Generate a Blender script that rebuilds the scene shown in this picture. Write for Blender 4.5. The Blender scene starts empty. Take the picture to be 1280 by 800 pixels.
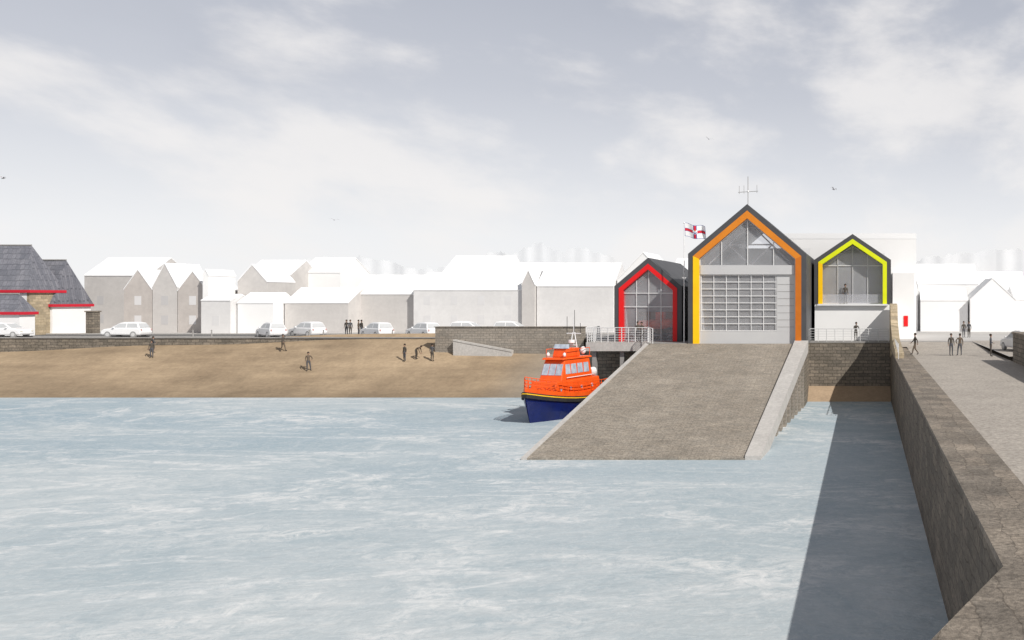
import bpy, bmesh, math, random
from mathutils import Vector, Matrix
random.seed(7)
scene=bpy.context.scene
COL=scene.collection
# ------------------------------------------------------------------ materials
def nn(nt,t,**k):
    n=nt.nodes.new(t)
    for a,b in k.items(): setattr(n,a,b)
    return n
def M(name,c1,c2=None,scale=1.5,rough=.8,spec=.3,bump=0.0,brick=None,coord='xy',metal=0.0,detail=6,fine=None,bc=(.72,1.12),patch=None,wobble=.45):
    m=bpy.data.materials.new(name); m.use_nodes=True; nt=m.node_tree; L=nt.links
    b=nt.nodes['Principled BSDF']
    b.inputs['Roughness'].default_value=rough
    b.inputs['Specular IOR Level'].default_value=spec
    b.inputs['Metallic'].default_value=metal
    if c2 is None:
        c2=tuple(x*.9 for x in c1)
    tc=nn(nt,'ShaderNodeTexCoord')
    vec=tc.outputs['Object']
    no=nn(nt,'ShaderNodeTexNoise'); no.inputs['Scale'].default_value=scale; no.inputs['Detail'].default_value=detail; no.inputs['Roughness'].default_value=.65
    L.new(vec,no.inputs['Vector'])
    cr=nn(nt,'ShaderNodeValToRGB'); cr.color_ramp.elements[0].position=.32; cr.color_ramp.elements[1].position=.68
    cr.color_ramp.elements[0].color=(*c1,1); cr.color_ramp.elements[1].color=(*c2,1)
    L.new(no.outputs['Fac'],cr.inputs['Fac'])
    out=cr.outputs['Color']; hgt=no.outputs['Fac']
    if brick:
        w,h,mc,ms=brick
        sx=nn(nt,'ShaderNodeSeparateXYZ'); L.new(vec,sx.inputs[0])
        cb=nn(nt,'ShaderNodeCombineXYZ')
        if coord=='wall':
            ad=nn(nt,'ShaderNodeMath',operation='ADD'); L.new(sx.outputs[0],ad.inputs[0]); L.new(sx.outputs[1],ad.inputs[1])
            L.new(ad.outputs[0],cb.inputs[0]); L.new(sx.outputs[2],cb.inputs[1])
        elif coord=='yx':
            L.new(sx.outputs[0],cb.inputs[0]); L.new(sx.outputs[1],cb.inputs[1])
        else:
            L.new(sx.outputs[1],cb.inputs[0]); L.new(sx.outputs[0],cb.inputs[1])
        wob=nn(nt,'ShaderNodeTexNoise'); wob.inputs['Scale'].default_value=1.3
        L.new(vec,wob.inputs['Vector'])
        vm=nn(nt,'ShaderNodeVectorMath',operation='SCALE'); vm.inputs['Scale'].default_value=h*wobble; L.new(wob.outputs['Color'],vm.inputs[0])
        va=nn(nt,'ShaderNodeVectorMath',operation='ADD'); L.new(cb.outputs[0],va.inputs[0]); L.new(vm.outputs[0],va.inputs[1])
        bt=nn(nt,'ShaderNodeTexBrick'); bt.inputs['Scale'].default_value=1.0
        bt.inputs['Brick Width'].default_value=w; bt.inputs['Row Height'].default_value=h; bt.inputs['Mortar Size'].default_value=ms
        bt.inputs['Mortar Smooth'].default_value=.3
        bt.inputs['Color1'].default_value=(bc[0],bc[0],bc[0],1); bt.inputs['Color2'].default_value=(bc[1]*1.03,bc[1],bc[1]*.97,1)
        bt.inputs['Mortar'].default_value=(*mc,1)
        L.new(va.outputs[0],bt.inputs['Vector'])
        mx=nn(nt,'ShaderNodeMix',data_type='RGBA',blend_type='MULTIPLY'); mx.inputs['Factor'].default_value=1
        L.new(out,mx.inputs['A']); L.new(bt.outputs['Color'],mx.inputs['B']); out=mx.outputs['Result']
    for fi in (patch,fine):
        if not fi: continue
        fn=nn(nt,'ShaderNodeTexNoise'); fn.inputs['Scale'].default_value=fi[0]; fn.inputs['Detail'].default_value=6; fn.inputs['Roughness'].default_value=.7
        L.new(vec,fn.inputs['Vector'])
        fr=nn(nt,'ShaderNodeMapRange'); fr.inputs['From Min'].default_value=.32; fr.inputs['From Max'].default_value=.68
        fr.inputs['To Min'].default_value=1-fi[1]; fr.inputs['To Max'].default_value=1+fi[1]
        L.new(fn.outputs['Fac'],fr.inputs['Value'])
        vs=nn(nt,'ShaderNodeVectorMath',operation='SCALE'); L.new(out,vs.inputs[0]); L.new(fr.outputs[0],vs.inputs['Scale'])
        out=vs.outputs[0]; hgt=fn.outputs['Fac']
    L.new(out,b.inputs['Base Color'])
    if bump:
        bp=nn(nt,'ShaderNodeBump'); bp.inputs['Strength'].default_value=bump; bp.inputs['Distance'].default_value=.05
        L.new(hgt,bp.inputs['Height']); L.new(bp.outputs[0],b.inputs['Normal'])
    return m
def Mglass(name,tint,fac,trans=.94):
    m=bpy.data.materials.new(name); m.use_nodes=True; nt=m.node_tree; L=nt.links
    b=nt.nodes['Principled BSDF']; b.inputs['Base Color'].default_value=(*tint,1); b.inputs['Roughness'].default_value=.08
    no=nn(nt,'ShaderNodeTexNoise'); no.inputs['Scale'].default_value=.5; tc=nn(nt,'ShaderNodeTexCoord'); L.new(tc.outputs['Object'],no.inputs[0])
    mr=nn(nt,'ShaderNodeMapRange'); mr.inputs['To Min'].default_value=fac-.10; mr.inputs['To Max'].default_value=fac+.10; L.new(no.outputs['Fac'],mr.inputs['Value'])
    t=nn(nt,'ShaderNodeBsdfTransparent'); t.inputs[0].default_value=(trans,trans,trans*1.02,1)
    mx=nn(nt,'ShaderNodeMixShader'); L.new(mr.outputs[0],mx.inputs[0]); L.new(t.outputs[0],mx.inputs[1]); L.new(b.outputs[0],mx.inputs[2])
    L.new(mx.outputs[0],nt.nodes['Material Output'].inputs['Surface'])
    return m
white_wall=M('white_render',(.88,.878,.875),(.84,.835,.83),.25)
grey_wall=M('grey_render',(.62,.595,.575),(.50,.48,.465),.14,fine=(1.2,.07))
grey_wall2=M('pale_grey_render',(.75,.74,.735),(.64,.63,.625),.14,fine=(1.2,.05))
white_roof=M('white_roofing',(.88,.88,.88),(.86,.86,.865),.3)
pale_glass=M('pale_window_glass',(.50,.49,.49),(.54,.53,.53),.6,rough=.5,spec=.1)
slate=M('slate_tiles',(.15,.155,.185),(.21,.215,.245),.5,brick=(.5,.3,(.6,.6,.6),.02),coord='yx',fine=(5,.18),bc=(.82,1.12))
slate_red=M('red_fascia_paint',(.60,.02,.04),(.54,.02,.04),1)
beige_stone=M('beige_stone_blocks',(.50,.42,.30),(.40,.33,.23),1.2,brick=(.7,.3,(.75,.73,.68),.03),coord='wall',fine=(5,.15))
rubble=M('harbour_rubble_stone',(.27,.235,.195),(.17,.15,.122),.5,bump=.6,brick=(.8,.3,(.5,.5,.5),.035),coord='wall',fine=(6,.3))
softstone=M('weathered_sea_wall_stone',(.33,.30,.265),(.25,.225,.195),.4,bump=.5,brick=(.6,.25,(.7,.69,.67),.03),coord='wall',fine=(5,.22),bc=(.85,1.1))
pierstone=M('pier_stone_blocks',(.205,.175,.143),(.12,.103,.084),.5,bump=1.0,brick=(1.0,.40,(.58,.56,.54),.025),coord='wall',fine=(7,.42),patch=(1.0,.32),bc=(.76,1.12),wobble=.8)
coping=M('coping_stone',(.275,.24,.20),(.185,.16,.133),.6,bump=1.0,brick=(1.3,.6,(.68,.66,.64),.018),coord='xy',fine=(9,.42),patch=(.8,.30),bc=(.84,1.10),wobble=.8)
gravel=M('pier_gravel_surface',(.42,.38,.335),(.335,.303,.268),.25,bump=.5,fine=(6,.34),patch=(1.2,.10))
landmat=M('promenade_paving',(.50,.485,.47),(.45,.435,.42),.1,fine=(2,.06))
asphalt=M('road_asphalt',(.12,.12,.12),(.09,.09,.092),.6)
concrete=M('pale_concrete',(.52,.50,.475),(.44,.42,.40),.6,fine=(5,.14))
concrete_grey=M('grey_concrete',(.33,.32,.31),(.27,.26,.25),.6,fine=(5,.12))
rampmat=M('slipway_setts',(.345,.31,.265),(.265,.237,.20),.3,bump=.8,brick=(.6,.2,(.72,.70,.68),.022),coord='yx',fine=(7,.34),patch=(.9,.12),bc=(.88,1.06))
darkroof=M('dark_zinc_cladding',(.085,.085,.09),(.065,.065,.07),.6,rough=.5)
litin=M('light_interior',(.80,.80,.80),(.74,.74,.75),.4)  # pale interior; roof linings and floors are added to bounce daylight inside
midin=M('grey_interior',(.45,.44,.43),(.38,.37,.36),.4)
warmin=M('warm_timber_interior',(.50,.30,.17),(.42,.25,.14),.8)
panel_grey=M('light_grey_panel',(.56,.56,.56),(.51,.51,.52),.3)
steel=M('galvanised_steel',(.70,.70,.70),(.60,.60,.60),3,rough=.45)
red=M('red_frame_paint',(.78,.01,.012),(.70,.01,.012),1,rough=.45)
orange=M('orange_frame_paint',(.72,.24,.02),(.64,.20,.015),1,rough=.45)
orange_d=M('deep_orange_frame_paint',(.60,.17,.015),(.52,.14,.01),1,rough=.45)
amber=M('amber_frame_paint',(1.0,.60,.005),(.95,.54,.005),1,rough=.45)
lime=M('lime_yellow_frame_paint',(.78,.84,.01),(.70,.76,.01),1,rough=.45)
clear=Mglass('clear_glazing',(.72,.73,.75),.20)
milky=Mglass('door_glazing',(.70,.70,.71),.24)
boat_orange=M('lifeboat_orange',(.86,.115,.012),(.76,.09,.01),1.2,rough=.35,spec=.5,fine=(2,.1))
boat_blue=M('navy_hull_paint',(.004,.012,.11),(.003,.008,.07),.8,rough=.3,spec=.5)
black_rub=M('black_rubber',(.02,.02,.022),(.03,.03,.03),3,rough=.6)
yellow_p=M('yellow_paint',(.85,.5,.02),None)
boat_glass=M('boat_window_glass',(.55,.61,.68),(.25,.30,.38),1.5,rough=.15,spec=.6)  # sky reflection is put into the pale blue-grey colour
white_p=M('white_gloss_paint',(.82,.82,.82),(.78,.78,.78),1,rough=.4)
car_white=M('white_car_paint',(.84,.84,.84),(.81,.81,.82),1,rough=.35)
car_glass=M('car_glass',(.55,.56,.57),(.48,.49,.5),1,rough=.15)
tyre=M('tyre_rubber',(.28,.28,.28),(.33,.33,.33),2)
rimm=M('wheel_rim',(.6,.6,.6),None,rough=.4)
lampm=M('lamp_lens',(.7,.68,.6),None,rough=.2)
tail=M('tail_lens',(.55,.35,.34),None,rough=.3)
skin=M('skin',(.35,.22,.16),(.30,.18,.13),8)
hairm=M('dark_hair',(.04,.03,.024),None)
cl1=M('charcoal_cloth',(.10,.087,.074),(.075,.065,.056),6)
cl2=M('brown_cloth',(.15,.115,.085),(.11,.085,.065),6)
cl3=M('denim_cloth',(.10,.10,.11),(.075,.077,.085),6)
flag_w=M('flag_white',(.85,.85,.85),None); flag_r=M('flag_red',(.65,.03,.04),None); flag_b=M('flag_blue',(.03,.05,.28),None); flag_y=M('flag_gold',(.7,.45,.05),None)
rock=M('grey_rock',(.33,.30,.26),(.24,.215,.19),1.2,bump=.6,fine=(6,.2))
gullm=M('gull_feathers',(.45,.45,.47),(.25,.25,.27),4)
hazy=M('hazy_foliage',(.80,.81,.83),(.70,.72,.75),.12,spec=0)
def thin(m,f):
    nt=m.node_tree; L=nt.links; b=nt.nodes['Principled BSDF']; t=nn(nt,'ShaderNodeBsdfTransparent'); mx=nn(nt,'ShaderNodeMixShader'); mx.inputs[0].default_value=f
    L.new(t.outputs[0],mx.inputs[1]); L.new(b.outputs[0],mx.inputs[2]); L.new(mx.outputs[0],nt.nodes['Material Output'].inputs['Surface'])
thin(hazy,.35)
def sand_mat():
    m=M('beach_sand',(.43,.325,.215),(.30,.222,.145),.16,bump=.4,fine=(3.0,.12),patch=(.5,.10),detail=9)
    nt=m.node_tree; L=nt.links; b=nt.nodes['Principled BSDF']
    src=b.inputs['Base Color'].links[0].from_socket
    tc=nn(nt,'ShaderNodeTexCoord'); sx=nn(nt,'ShaderNodeSeparateXYZ'); L.new(tc.outputs['Object'],sx.inputs[0])
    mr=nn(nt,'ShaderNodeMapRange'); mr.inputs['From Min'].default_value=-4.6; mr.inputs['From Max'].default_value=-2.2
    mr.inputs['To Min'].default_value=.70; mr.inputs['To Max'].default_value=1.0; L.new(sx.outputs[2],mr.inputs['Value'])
    mp=nn(nt,'ShaderNodeMapping'); mp.inputs['Scale'].default_value=(.06,.4,.4); L.new(tc.outputs['Object'],mp.inputs[0])
    n=nn(nt,'ShaderNodeTexNoise'); n.inputs['Scale'].default_value=1.0; n.inputs['Detail'].default_value=8; n.inputs['Roughness'].default_value=.65; L.new(mp.outputs[0],n.inputs[0])
    m2=nn(nt,'ShaderNodeMapRange'); m2.inputs['From Min'].default_value=.35; m2.inputs['From Max'].default_value=.65; m2.inputs['To Min'].default_value=.78; m2.inputs['To Max'].default_value=1.12; L.new(n.outputs['Fac'],m2.inputs['Value'])
    mu=nn(nt,'ShaderNodeMath',operation='MULTIPLY'); L.new(mr.outputs[0],mu.inputs[0]); L.new(m2.outputs[0],mu.inputs[1])
    vs=nn(nt,'ShaderNodeVectorMath',operation='SCALE'); L.new(src,vs.inputs[0]); L.new(mu.outputs[0],vs.inputs['Scale'])
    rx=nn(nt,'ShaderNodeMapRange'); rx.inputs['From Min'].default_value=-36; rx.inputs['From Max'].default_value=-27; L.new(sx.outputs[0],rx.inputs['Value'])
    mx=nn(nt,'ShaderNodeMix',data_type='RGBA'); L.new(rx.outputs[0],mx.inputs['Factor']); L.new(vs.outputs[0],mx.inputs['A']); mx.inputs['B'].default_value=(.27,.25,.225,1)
    L.new(mx.outputs['Result'],b.inputs['Base Color'])
    return m
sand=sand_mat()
def water_mat():
    m=bpy.data.materials.new('sea_water'); m.use_nodes=True; nt=m.node_tree; L=nt.links
    nt.nodes.remove(nt.nodes['Principled BSDF'])
    out=nt.nodes['Material Output']
    tc=nn(nt,'ShaderNodeTexCoord')
    def noise(sc,scale,det,rot=0,dist=0,rough=.6):
        mp=nn(nt,'ShaderNodeMapping'); mp.inputs['Scale'].default_value=sc; mp.inputs['Rotation'].default_value=(0,0,rot); L.new(tc.outputs['Object'],mp.inputs[0])
        n=nn(nt,'ShaderNodeTexNoise'); n.inputs['Scale'].default_value=scale; n.inputs['Detail'].default_value=det; n.inputs['Distortion'].default_value=dist; n.inputs['Roughness'].default_value=rough
        L.new(mp.outputs[0],n.inputs[0]); return n.outputs['Fac']
    def rng(s,a,b,c,d):
        r=nn(nt,'ShaderNodeMapRange'); r.inputs['From Min'].default_value=a; r.inputs['From Max'].default_value=b; r.inputs['To Min'].default_value=c; r.inputs['To Max'].default_value=d; L.new(s,r.inputs['Value']); return r.outputs[0]
    def mix(f,a,b):
        x=nn(nt,'ShaderNodeMix',data_type='RGBA')
        if isinstance(f,float): x.inputs['Factor'].default_value=f
        else: L.new(f,x.inputs['Factor'])
        for s,v in (('A',a),('B',b)):
            if isinstance(v,tuple): x.inputs[s].default_value=(*v,1)
            else: L.new(v,x.inputs[s])
        return x.outputs['Result']
    def mul(a,b):
        x=nn(nt,'ShaderNodeMath',operation='MULTIPLY'); L.new(a,x.inputs[0])
        if isinstance(b,float): x.inputs[1].default_value=b
        else: L.new(b,x.inputs[1])
        return x.outputs[0]
    sx=nn(nt,'ShaderNodeSeparateXYZ'); L.new(tc.outputs['Object'],sx.inputs[0])
    y=sx.outputs[1]
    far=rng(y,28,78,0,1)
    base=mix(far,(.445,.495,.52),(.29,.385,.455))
    big=rng(noise((.035,.05,1),1,6,.15,.5),.38,.62,0,1)
    base=mix(mul(big,.7),base,(.51,.555,.575))
    mid=rng(noise((.22,.26,1),1,9,.3,1.0,.72),.44,.62,0,1)
    base=mix(mul(mid,.45),base,(.31,.39,.435))
    f1=rng(noise((.085,.13,1),1,9,.35,1.6,.72),.48,.63,0,1)
    f2=rng(noise((1.0,1.0,1),1,10,.2,1.0,.82),.42,.60,0,1)
    foam=mul(mul(f1,f2),.95)
    base=mix(foam,base,(.70,.71,.71))
    f3=rng(noise((2.4,2.2,1),1,9,.1,1.2,.85),.48,.66,0,.55)
    base=mix(f3,base,(.64,.66,.665))
    w=noise((.03,.07,1),1,7,.2,.8)
    ab=nn(nt,'ShaderNodeMath',operation='SUBTRACT'); L.new(w,ab.inputs[0]); ab.inputs[1].default_value=.5
    aa=nn(nt,'ShaderNodeMath',operation='ABSOLUTE'); L.new(ab.outputs[0],aa.inputs[0])
    line=mul(rng(aa.outputs[0],0,.02,1,0),f2)
    base=mix(mul(line,.85),base,(.70,.71,.715))
    d=nn(nt,'ShaderNodeBsdfDiffuse'); L.new(base,d.inputs['Color'])
    g=nn(nt,'ShaderNodeBsdfGlossy'); g.inputs['Roughness'].default_value=.25; g.inputs['Color'].default_value=(.95,.97,1,1)
    bp=nn(nt,'ShaderNodeBump'); bp.inputs['Strength'].default_value=.5; bp.inputs['Distance'].default_value=.15
    L.new(noise((.7,1.2,1),1.2,6,.1,.3),bp.inputs['Height']); L.new(bp.outputs[0],g.inputs['Normal']); L.new(bp.outputs[0],d.inputs['Normal'])
    ms=nn(nt,'ShaderNodeMixShader'); ms.inputs[0].default_value=.05; L.new(d.outputs[0],ms.inputs[1]); L.new(g.outputs[0],ms.inputs[2])
    L.new(ms.outputs[0],out.inputs['Surface'])
    return m
water=water_mat()
# ------------------------------------------------------------------ geometry helpers
def mk(name,verts,faces,mats,parent=None,mi=None,smooth=False,loc=(0,0,0),rot=None,recalc=True):
    me=bpy.data.meshes.new(name); me.from_pydata([tuple(v) for v in verts],[],faces)
    if not isinstance(mats,(list,tuple)): mats=[mats]
    for m in mats: me.materials.append(m)
    if mi:
        for p,i in zip(me.polygons,mi): p.material_index=i
    if recalc:
        bm=bmesh.new(); bm.from_mesh(me); bmesh.ops.recalc_face_normals(bm,faces=bm.faces); bm.to_mesh(me); bm.free()
    if smooth:
        for p in me.polygons: p.use_smooth=True
    o=bpy.data.objects.new(name,me); COL.objects.link(o)
    if parent: o.parent=parent
    o.location=loc
    if rot: o.rotation_euler=rot
    return o
def boxg(x0,x1,y0,y1,z0,z1):
    v=[(x0,y0,z0),(x1,y0,z0),(x1,y1,z0),(x0,y1,z0),(x0,y0,z1),(x1,y0,z1),(x1,y1,z1),(x0,y1,z1)]
    f=[(0,3,2,1),(4,5,6,7),(0,1,5,4),(1,2,6,5),(2,3,7,6),(3,0,4,7)]
    return v,f
def merge(geos):
    V=[];F=[]
    for v,f in geos:
        n=len(V); V+=list(v); F+=[tuple(i+n for i in q) for q in f]
    return V,F
def prism(pts,y0,y1):
    n=len(pts); v=[(x,y0,z) for x,z in pts]+[(x,y1,z) for x,z in pts]
    f=[tuple(range(n)),tuple(range(2*n-1,n-1,-1))]+[(i,(i+1)%n,(i+1)%n+n,i+n) for i in range(n)]
    return v,f
def footprint(pts,z0,z1):
    n=len(pts); v=[(x,y,z0) for x,y in pts]+[(x,y,z1) for x,y in pts]
    f=[tuple(range(n-1,-1,-1)),tuple(range(n,2*n))]+[(i,(i+1)%n,(i+1)%n+n,i+n) for i in range(n)]
    return v,f
def cyl(p0,p1,r,seg=8,r2=None):
    p0=Vector(p0);p1=Vector(p1); d=(p1-p0).normalized(); r2=r if r2 is None else r2
    a=Vector((0,0,1)) if abs(d.z)<.9 else Vector((1,0,0)); u=d.cross(a).normalized(); w=d.cross(u)
    v=[];f=[]
    for c,rr in ((p0,r),(p1,r2)):
        for i in range(seg):
            t=2*math.pi*i/seg; v.append(tuple(c+u*math.cos(t)*rr+w*math.sin(t)*rr))
    f=[tuple(range(seg)),tuple(range(2*seg-1,seg-1,-1))]+[(i,(i+1)%seg,(i+1)%seg+seg,i+seg) for i in range(seg)]
    return v,f
def sphere(c,r,seg=10,rings=6,sc=(1,1,1)):
    v=[(c[0],c[1],c[2]+r*sc[2])];f=[]
    for j in range(1,rings):
        a=math.pi*j/rings
        for i in range(seg):
            b=2*math.pi*i/seg
            v.append((c[0]+r*sc[0]*math.sin(a)*math.cos(b),c[1]+r*sc[1]*math.sin(a)*math.sin(b),c[2]+r*sc[2]*math.cos(a)))
    v.append((c[0],c[1],c[2]-r*sc[2])); n=len(v)-1
    for i in range(seg):
        f.append((0,1+i,1+(i+1)%seg)); f.append((n,n-seg+(i+1)%seg,n-seg+i))
    for j in range(rings-2):
        for i in range(seg):
            a=1+j*seg+i; b=1+j*seg+(i+1)%seg; f.append((a,a+seg,b+seg,b))
    return v,f
class Thing:
    """top-level empty at the base; parts given in world coords (world=True) or local coords"""
    def __init__(s,name,base,label,category,group=None,rot=0,world=True):
        e=bpy.data.objects.new(name,None); COL.objects.link(e); e.location=base; e.rotation_euler=(0,0,rot)
        e.empty_display_size=.5
        e['label']=label; e['category']=category
        if group: e['group']=group
        s.e=e; s.b=Vector(base) if world else Vector((0,0,0)); s.parts=[]
    def add(s,name,geo,mat,parent=None,mi=None,smooth=False,label=None,bevel=0):
        v,f=geo; v=[Vector(p)-s.b for p in v]
        o=mk(name,v,f,mat,parent=parent or s.e,mi=mi,smooth=smooth)
        if label: o['label']=label
        if bevel:
            md=o.modifiers.new('b','BEVEL'); md.width=bevel; md.segments=2; md.limit_method='ANGLE'
        s.parts.append(o); return o
    def box(s,name,x0,x1,y0,y1,z0,z1,mat,**k): return s.add(name,boxg(x0,x1,y0,y1,z0,z1),mat,**k)
def copy_thing(e,loc,rot,label=None,scale=1.0):
    n=e.copy(); COL.objects.link(n); n.location=loc; n.rotation_euler=(0,0,rot); n.scale=(scale,)*3
    if label: n['label']=label
    def rec(src,dst):
        for c in src.children:
            k=c.copy(); COL.objects.link(k); k.parent=dst; k.matrix_parent_inverse=c.matrix_parent_inverse.copy(); rec(c,k)
    rec(e,n); return n
def structure(o): o['kind']='structure'; return o
# ------------------------------------------------------------------ ground / water
def beach_z(x,y):
    z=-4.6+(y-88.3)*.325
    z+=.12*math.sin(x*.07+1)*max(0,(y-90)/12)+.06*math.sin(x*.31+y*.5)*max(0,(y-89)/12)
    if y>90: z+=(1.05*math.exp(-((x+45)/20)**2)-.75*math.exp(-((x+97)/14)**2))*(y-90)/11
    return z
wv=[(-2500,-400,-4.6),(2500,-400,-4.6),(2500,260,-4.6),(-2500,260,-4.6)]
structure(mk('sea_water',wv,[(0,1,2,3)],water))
nx,ny=150,26; V=[];F=[]
for j in range(ny+1):
    for i in range(nx+1):
        x=-150+i*(130/nx); y=85+j*(16.9/ny); V.append((x,y,beach_z(x,y)))
for j in range(ny):
    for i in range(nx):
        a=j*(nx+1)+i; F.append((a,a+1,a+nx+2,a+nx+1))
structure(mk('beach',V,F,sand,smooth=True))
structure(mk('beach_strip',[(-6,84.0,-5.1),(2.39,84.0,-5.1),(2.39,87.1,-3.35),(-6,87.1,-3.35)],[(0,1,2,3)],M('strip_sand',(.42,.31,.21),(.34,.25,.17),.6,fine=(4,.12))))
land=[(-2500,101),(-43.7,101),(-43.7,98),(-28.6,98),(-28.6,103),(2.4,103),(2.4,94),(10.6,94),(10.6,70),(60,66),(2500,66),(2500,4000),(-2500,4000)]
structure(mk('ground',[(x,y,.3) for x,y in land],[tuple(range(len(land)))],landmat))
structure(mk('road',[(-300,105.2,.304),(-24,105.2,.304),(-24,112,.304),(-300,112,.304)],[(0,1,2,3)],asphalt))
structure(mk('road_kerb',*boxg(-300,-24,112,112.2,.3,.42),concrete))
structure(mk('road_kerb',*boxg(-300,-24,105.0,105.2,.3,.42),concrete_grey))
structure(mk('road',[(4,112,.304),(200,112,.304),(200,116,.304),(4,116,.304)],[(0,1,2,3)],concrete))
t=Thing('sea_wall',(-100,101,-3),'long low brown rubble stone sea wall behind the sandy beach','wall')
t.box('wall',-300,-43.7,100.6,101.2,-4,.34,rubble)
t.box('coping',-300,-43.68,100.5,101.35,.342,.44,concrete_grey)
t=Thing('sea_wall',(-36,98,-1),'brown-grey stone parapet wall above the beach next to the harbour quay','wall')
t.box('wall',-43.6,-28.5,97.6,98.3,-3,1.60,softstone)
t.box('coping',-43.7,-28.4,97.5,98.4,1.602,1.66,softstone)
t.box('return_wall',-43.6,-43.1,98.3,101.2,-1,1.0,softstone)
t=Thing('beach_access_ramp',(-39,97,-1),'pale concrete access ramp sloping down to the sand','ramp')
t.add('slope',prism([(-41.5,.22),(-41.5,.36),(-35.6,-.72),(-35.6,-.9)],96.9,97.55),concrete)
t.add('side_wall',prism([(-41.5,-1.6),(-41.5,.2),(-35.6,-.92),(-35.6,-1.7)],96.95,97.5),concrete)
# quay
qp=[(-18.4,81.05),(-5.0,81.05),(-5.0,87),(2.42,87),(2.42,103.2),(-28.4,103.2),(-28.4,98),(-24.2,86.5),(-18.4,86.5)]
t=Thing('quay_wall',(-10,87,-4.6),'brown rubble stone quay carrying the gabled boathouses','quay')
t.add('wall',footprint(qp,-6,.50),rubble)
t.add('quay_deck',footprint([(x,y) for x,y in qp],.502,.62),concrete_grey)
t=Thing('quay_platform',(-20,84,-.1),'grey concrete platform projecting in front of the red-framed boathouse','platform')
t.box('deck_slab',-23.9,-18.41,82.5,86.45,.0,.76,concrete)
t.box('deck_slab',-18.39,-15.0,81.06,86.45,.622,.76,concrete_grey)
for x in (-23.3,-20.9,-18.9): t.box('support_post',x-.18,x+.18,82.9,83.3,-5.2,-.002,concrete_grey)
# pier
pp=[(2.4,95),(2.4,16.1),(-2.5,4.4),(-2.5,-40),(12,-40),(12,95)]
t=Thing('pier_wall',(6,60,-4.6),'long harbour pier wall of large weathered brown-grey stone blocks','pier')
t.add('wall',footprint(pp,-6.5,-.06),pierstone)
t.add('coping',footprint([(2.34,87),(2.34,20.04),(3.88,20.04),(3.88,87)],-.058,.05),coping)
t.add('coping',footprint([(2.34,20.0),(2.34,16.12),(-2.6,4.38),(-2.6,-40),(11.9,-40),(11.9,20.0)],-.058,.09),coping,label='broad stone block paving at the pier bend')
structure(mk('pier_road',[(3.88,20.05,0),(10.7,20.05,0),(10.7,80,0),(3.88,80,0),(10.7,96,.31),(3.88,96,.31),(2.43,87.1,.05),(2.43,96,.31),(3.88,87.1,.14),(2.43,88,.15)],[(0,1,2,3),(3,2,4,5),(6,8,5,7)],gravel))
structure(mk('pier_road',[(10.69,70,.306),(60,66,.306),(60,96,.306),(10.69,96,.306)],[(0,1,2,3)],gravel))
t=Thing('pier_parapet',(11.2,60,0),'two metre high stone parapet along the outer edge of the pier','wall')
t.box('wall',10.7,11.9,20.1,69,-.05,2.0,rubble)
t.box('coping',10.62,11.98,20.1,69.1,2.002,2.14,coping)
t=Thing('stone_wall',(2.6,80,0),'raked stone buttress wall stepping down from the yellow-framed building','wall')
prof=[(88.6,-1),(88.6,4.05),(86.2,3.95),(84.6,2.3),(80.5,1.1),(72.0,.45),(72.0,-.05),(80,-.05)]
n=len(prof); v=[(2.36,y,z) for y,z in prof]+[(3.0,y,z) for y,z in prof]
f=[tuple(range(n)),tuple(range(2*n-1,n-1,-1))]+[(i,(i+1)%n,(i+1)%n+n,i+n) for i in range(n)]
t.add('wall',(v,f),beige_stone)
# ------------------------------------------------------------------ slipway
t=Thing('slipway',(-12,68,-4.6),'broad stone slipway sloping from the boathouse doors into the water','slipway')
def slab(xt0,xt1,xb0,xb1,zt,zb,dz,yt=81.0,yb=54.4):
    v=[(xt0,yt,zt),(xt1,yt,zt),(xb1,yb,zb),(xb0,yb,zb),(xt0,yt,zt-dz),(xt1,yt,zt-dz),(xb1,yb,zb-dz),(xb0,yb,zb-dz)]
    f=[(0,1,2,3),(7,6,5,4),(0,4,5,1),(1,5,6,2),(2,6,7,3),(3,7,4,0)]
    return v,f
t.add('ramp',slab(-18.10,-5.85,-19.10,-6.75,.72,-4.50,.35),rampmat)
v=[(-18.3,81.0,.36),(-5.45,81.0,.36),(-6.5,54.6,-4.86),(-19.3,54.6,-4.86),(-18.3,81,-6),(-5.45,81,-6),(-6.5,54.6,-6),(-19.3,54.6,-6)]
t.add('base',(v,[(0,1,2,3),(7,6,5,4),(0,4,5,1),(1,5,6,2),(2,6,7,3),(3,7,4,0)]),softstone)
t.add('kerb',slab(-18.4,-18.102,-19.42,-19.102,.78,-4.46,.45,81.0,54.38),concrete)
t.add('kerb',slab(-5.848,-4.70,-6.748,-5.85,.98,-4.37,.95,81.0,54.38),concrete)
t=Thing('stone_steps',(-5,70,-4.6),'worn dark stone steps descending beside the slipway kerb','steps')
g=[]
for i in range(20):
    y=80.9-i*1.15; k=(81-y)/26.6; x=-5.45-k*1.0
    zt=-.35-4.5*(i+.6)/20.0
    if zt<-4.55: break
    g.append(boxg(x-.1,x+.42-(.14 if i%2 else 0)-.010*i,y-1.15,y-.002,-5.2-.001*i,zt))
t.add('step_flight',merge(g),softstone)
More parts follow.
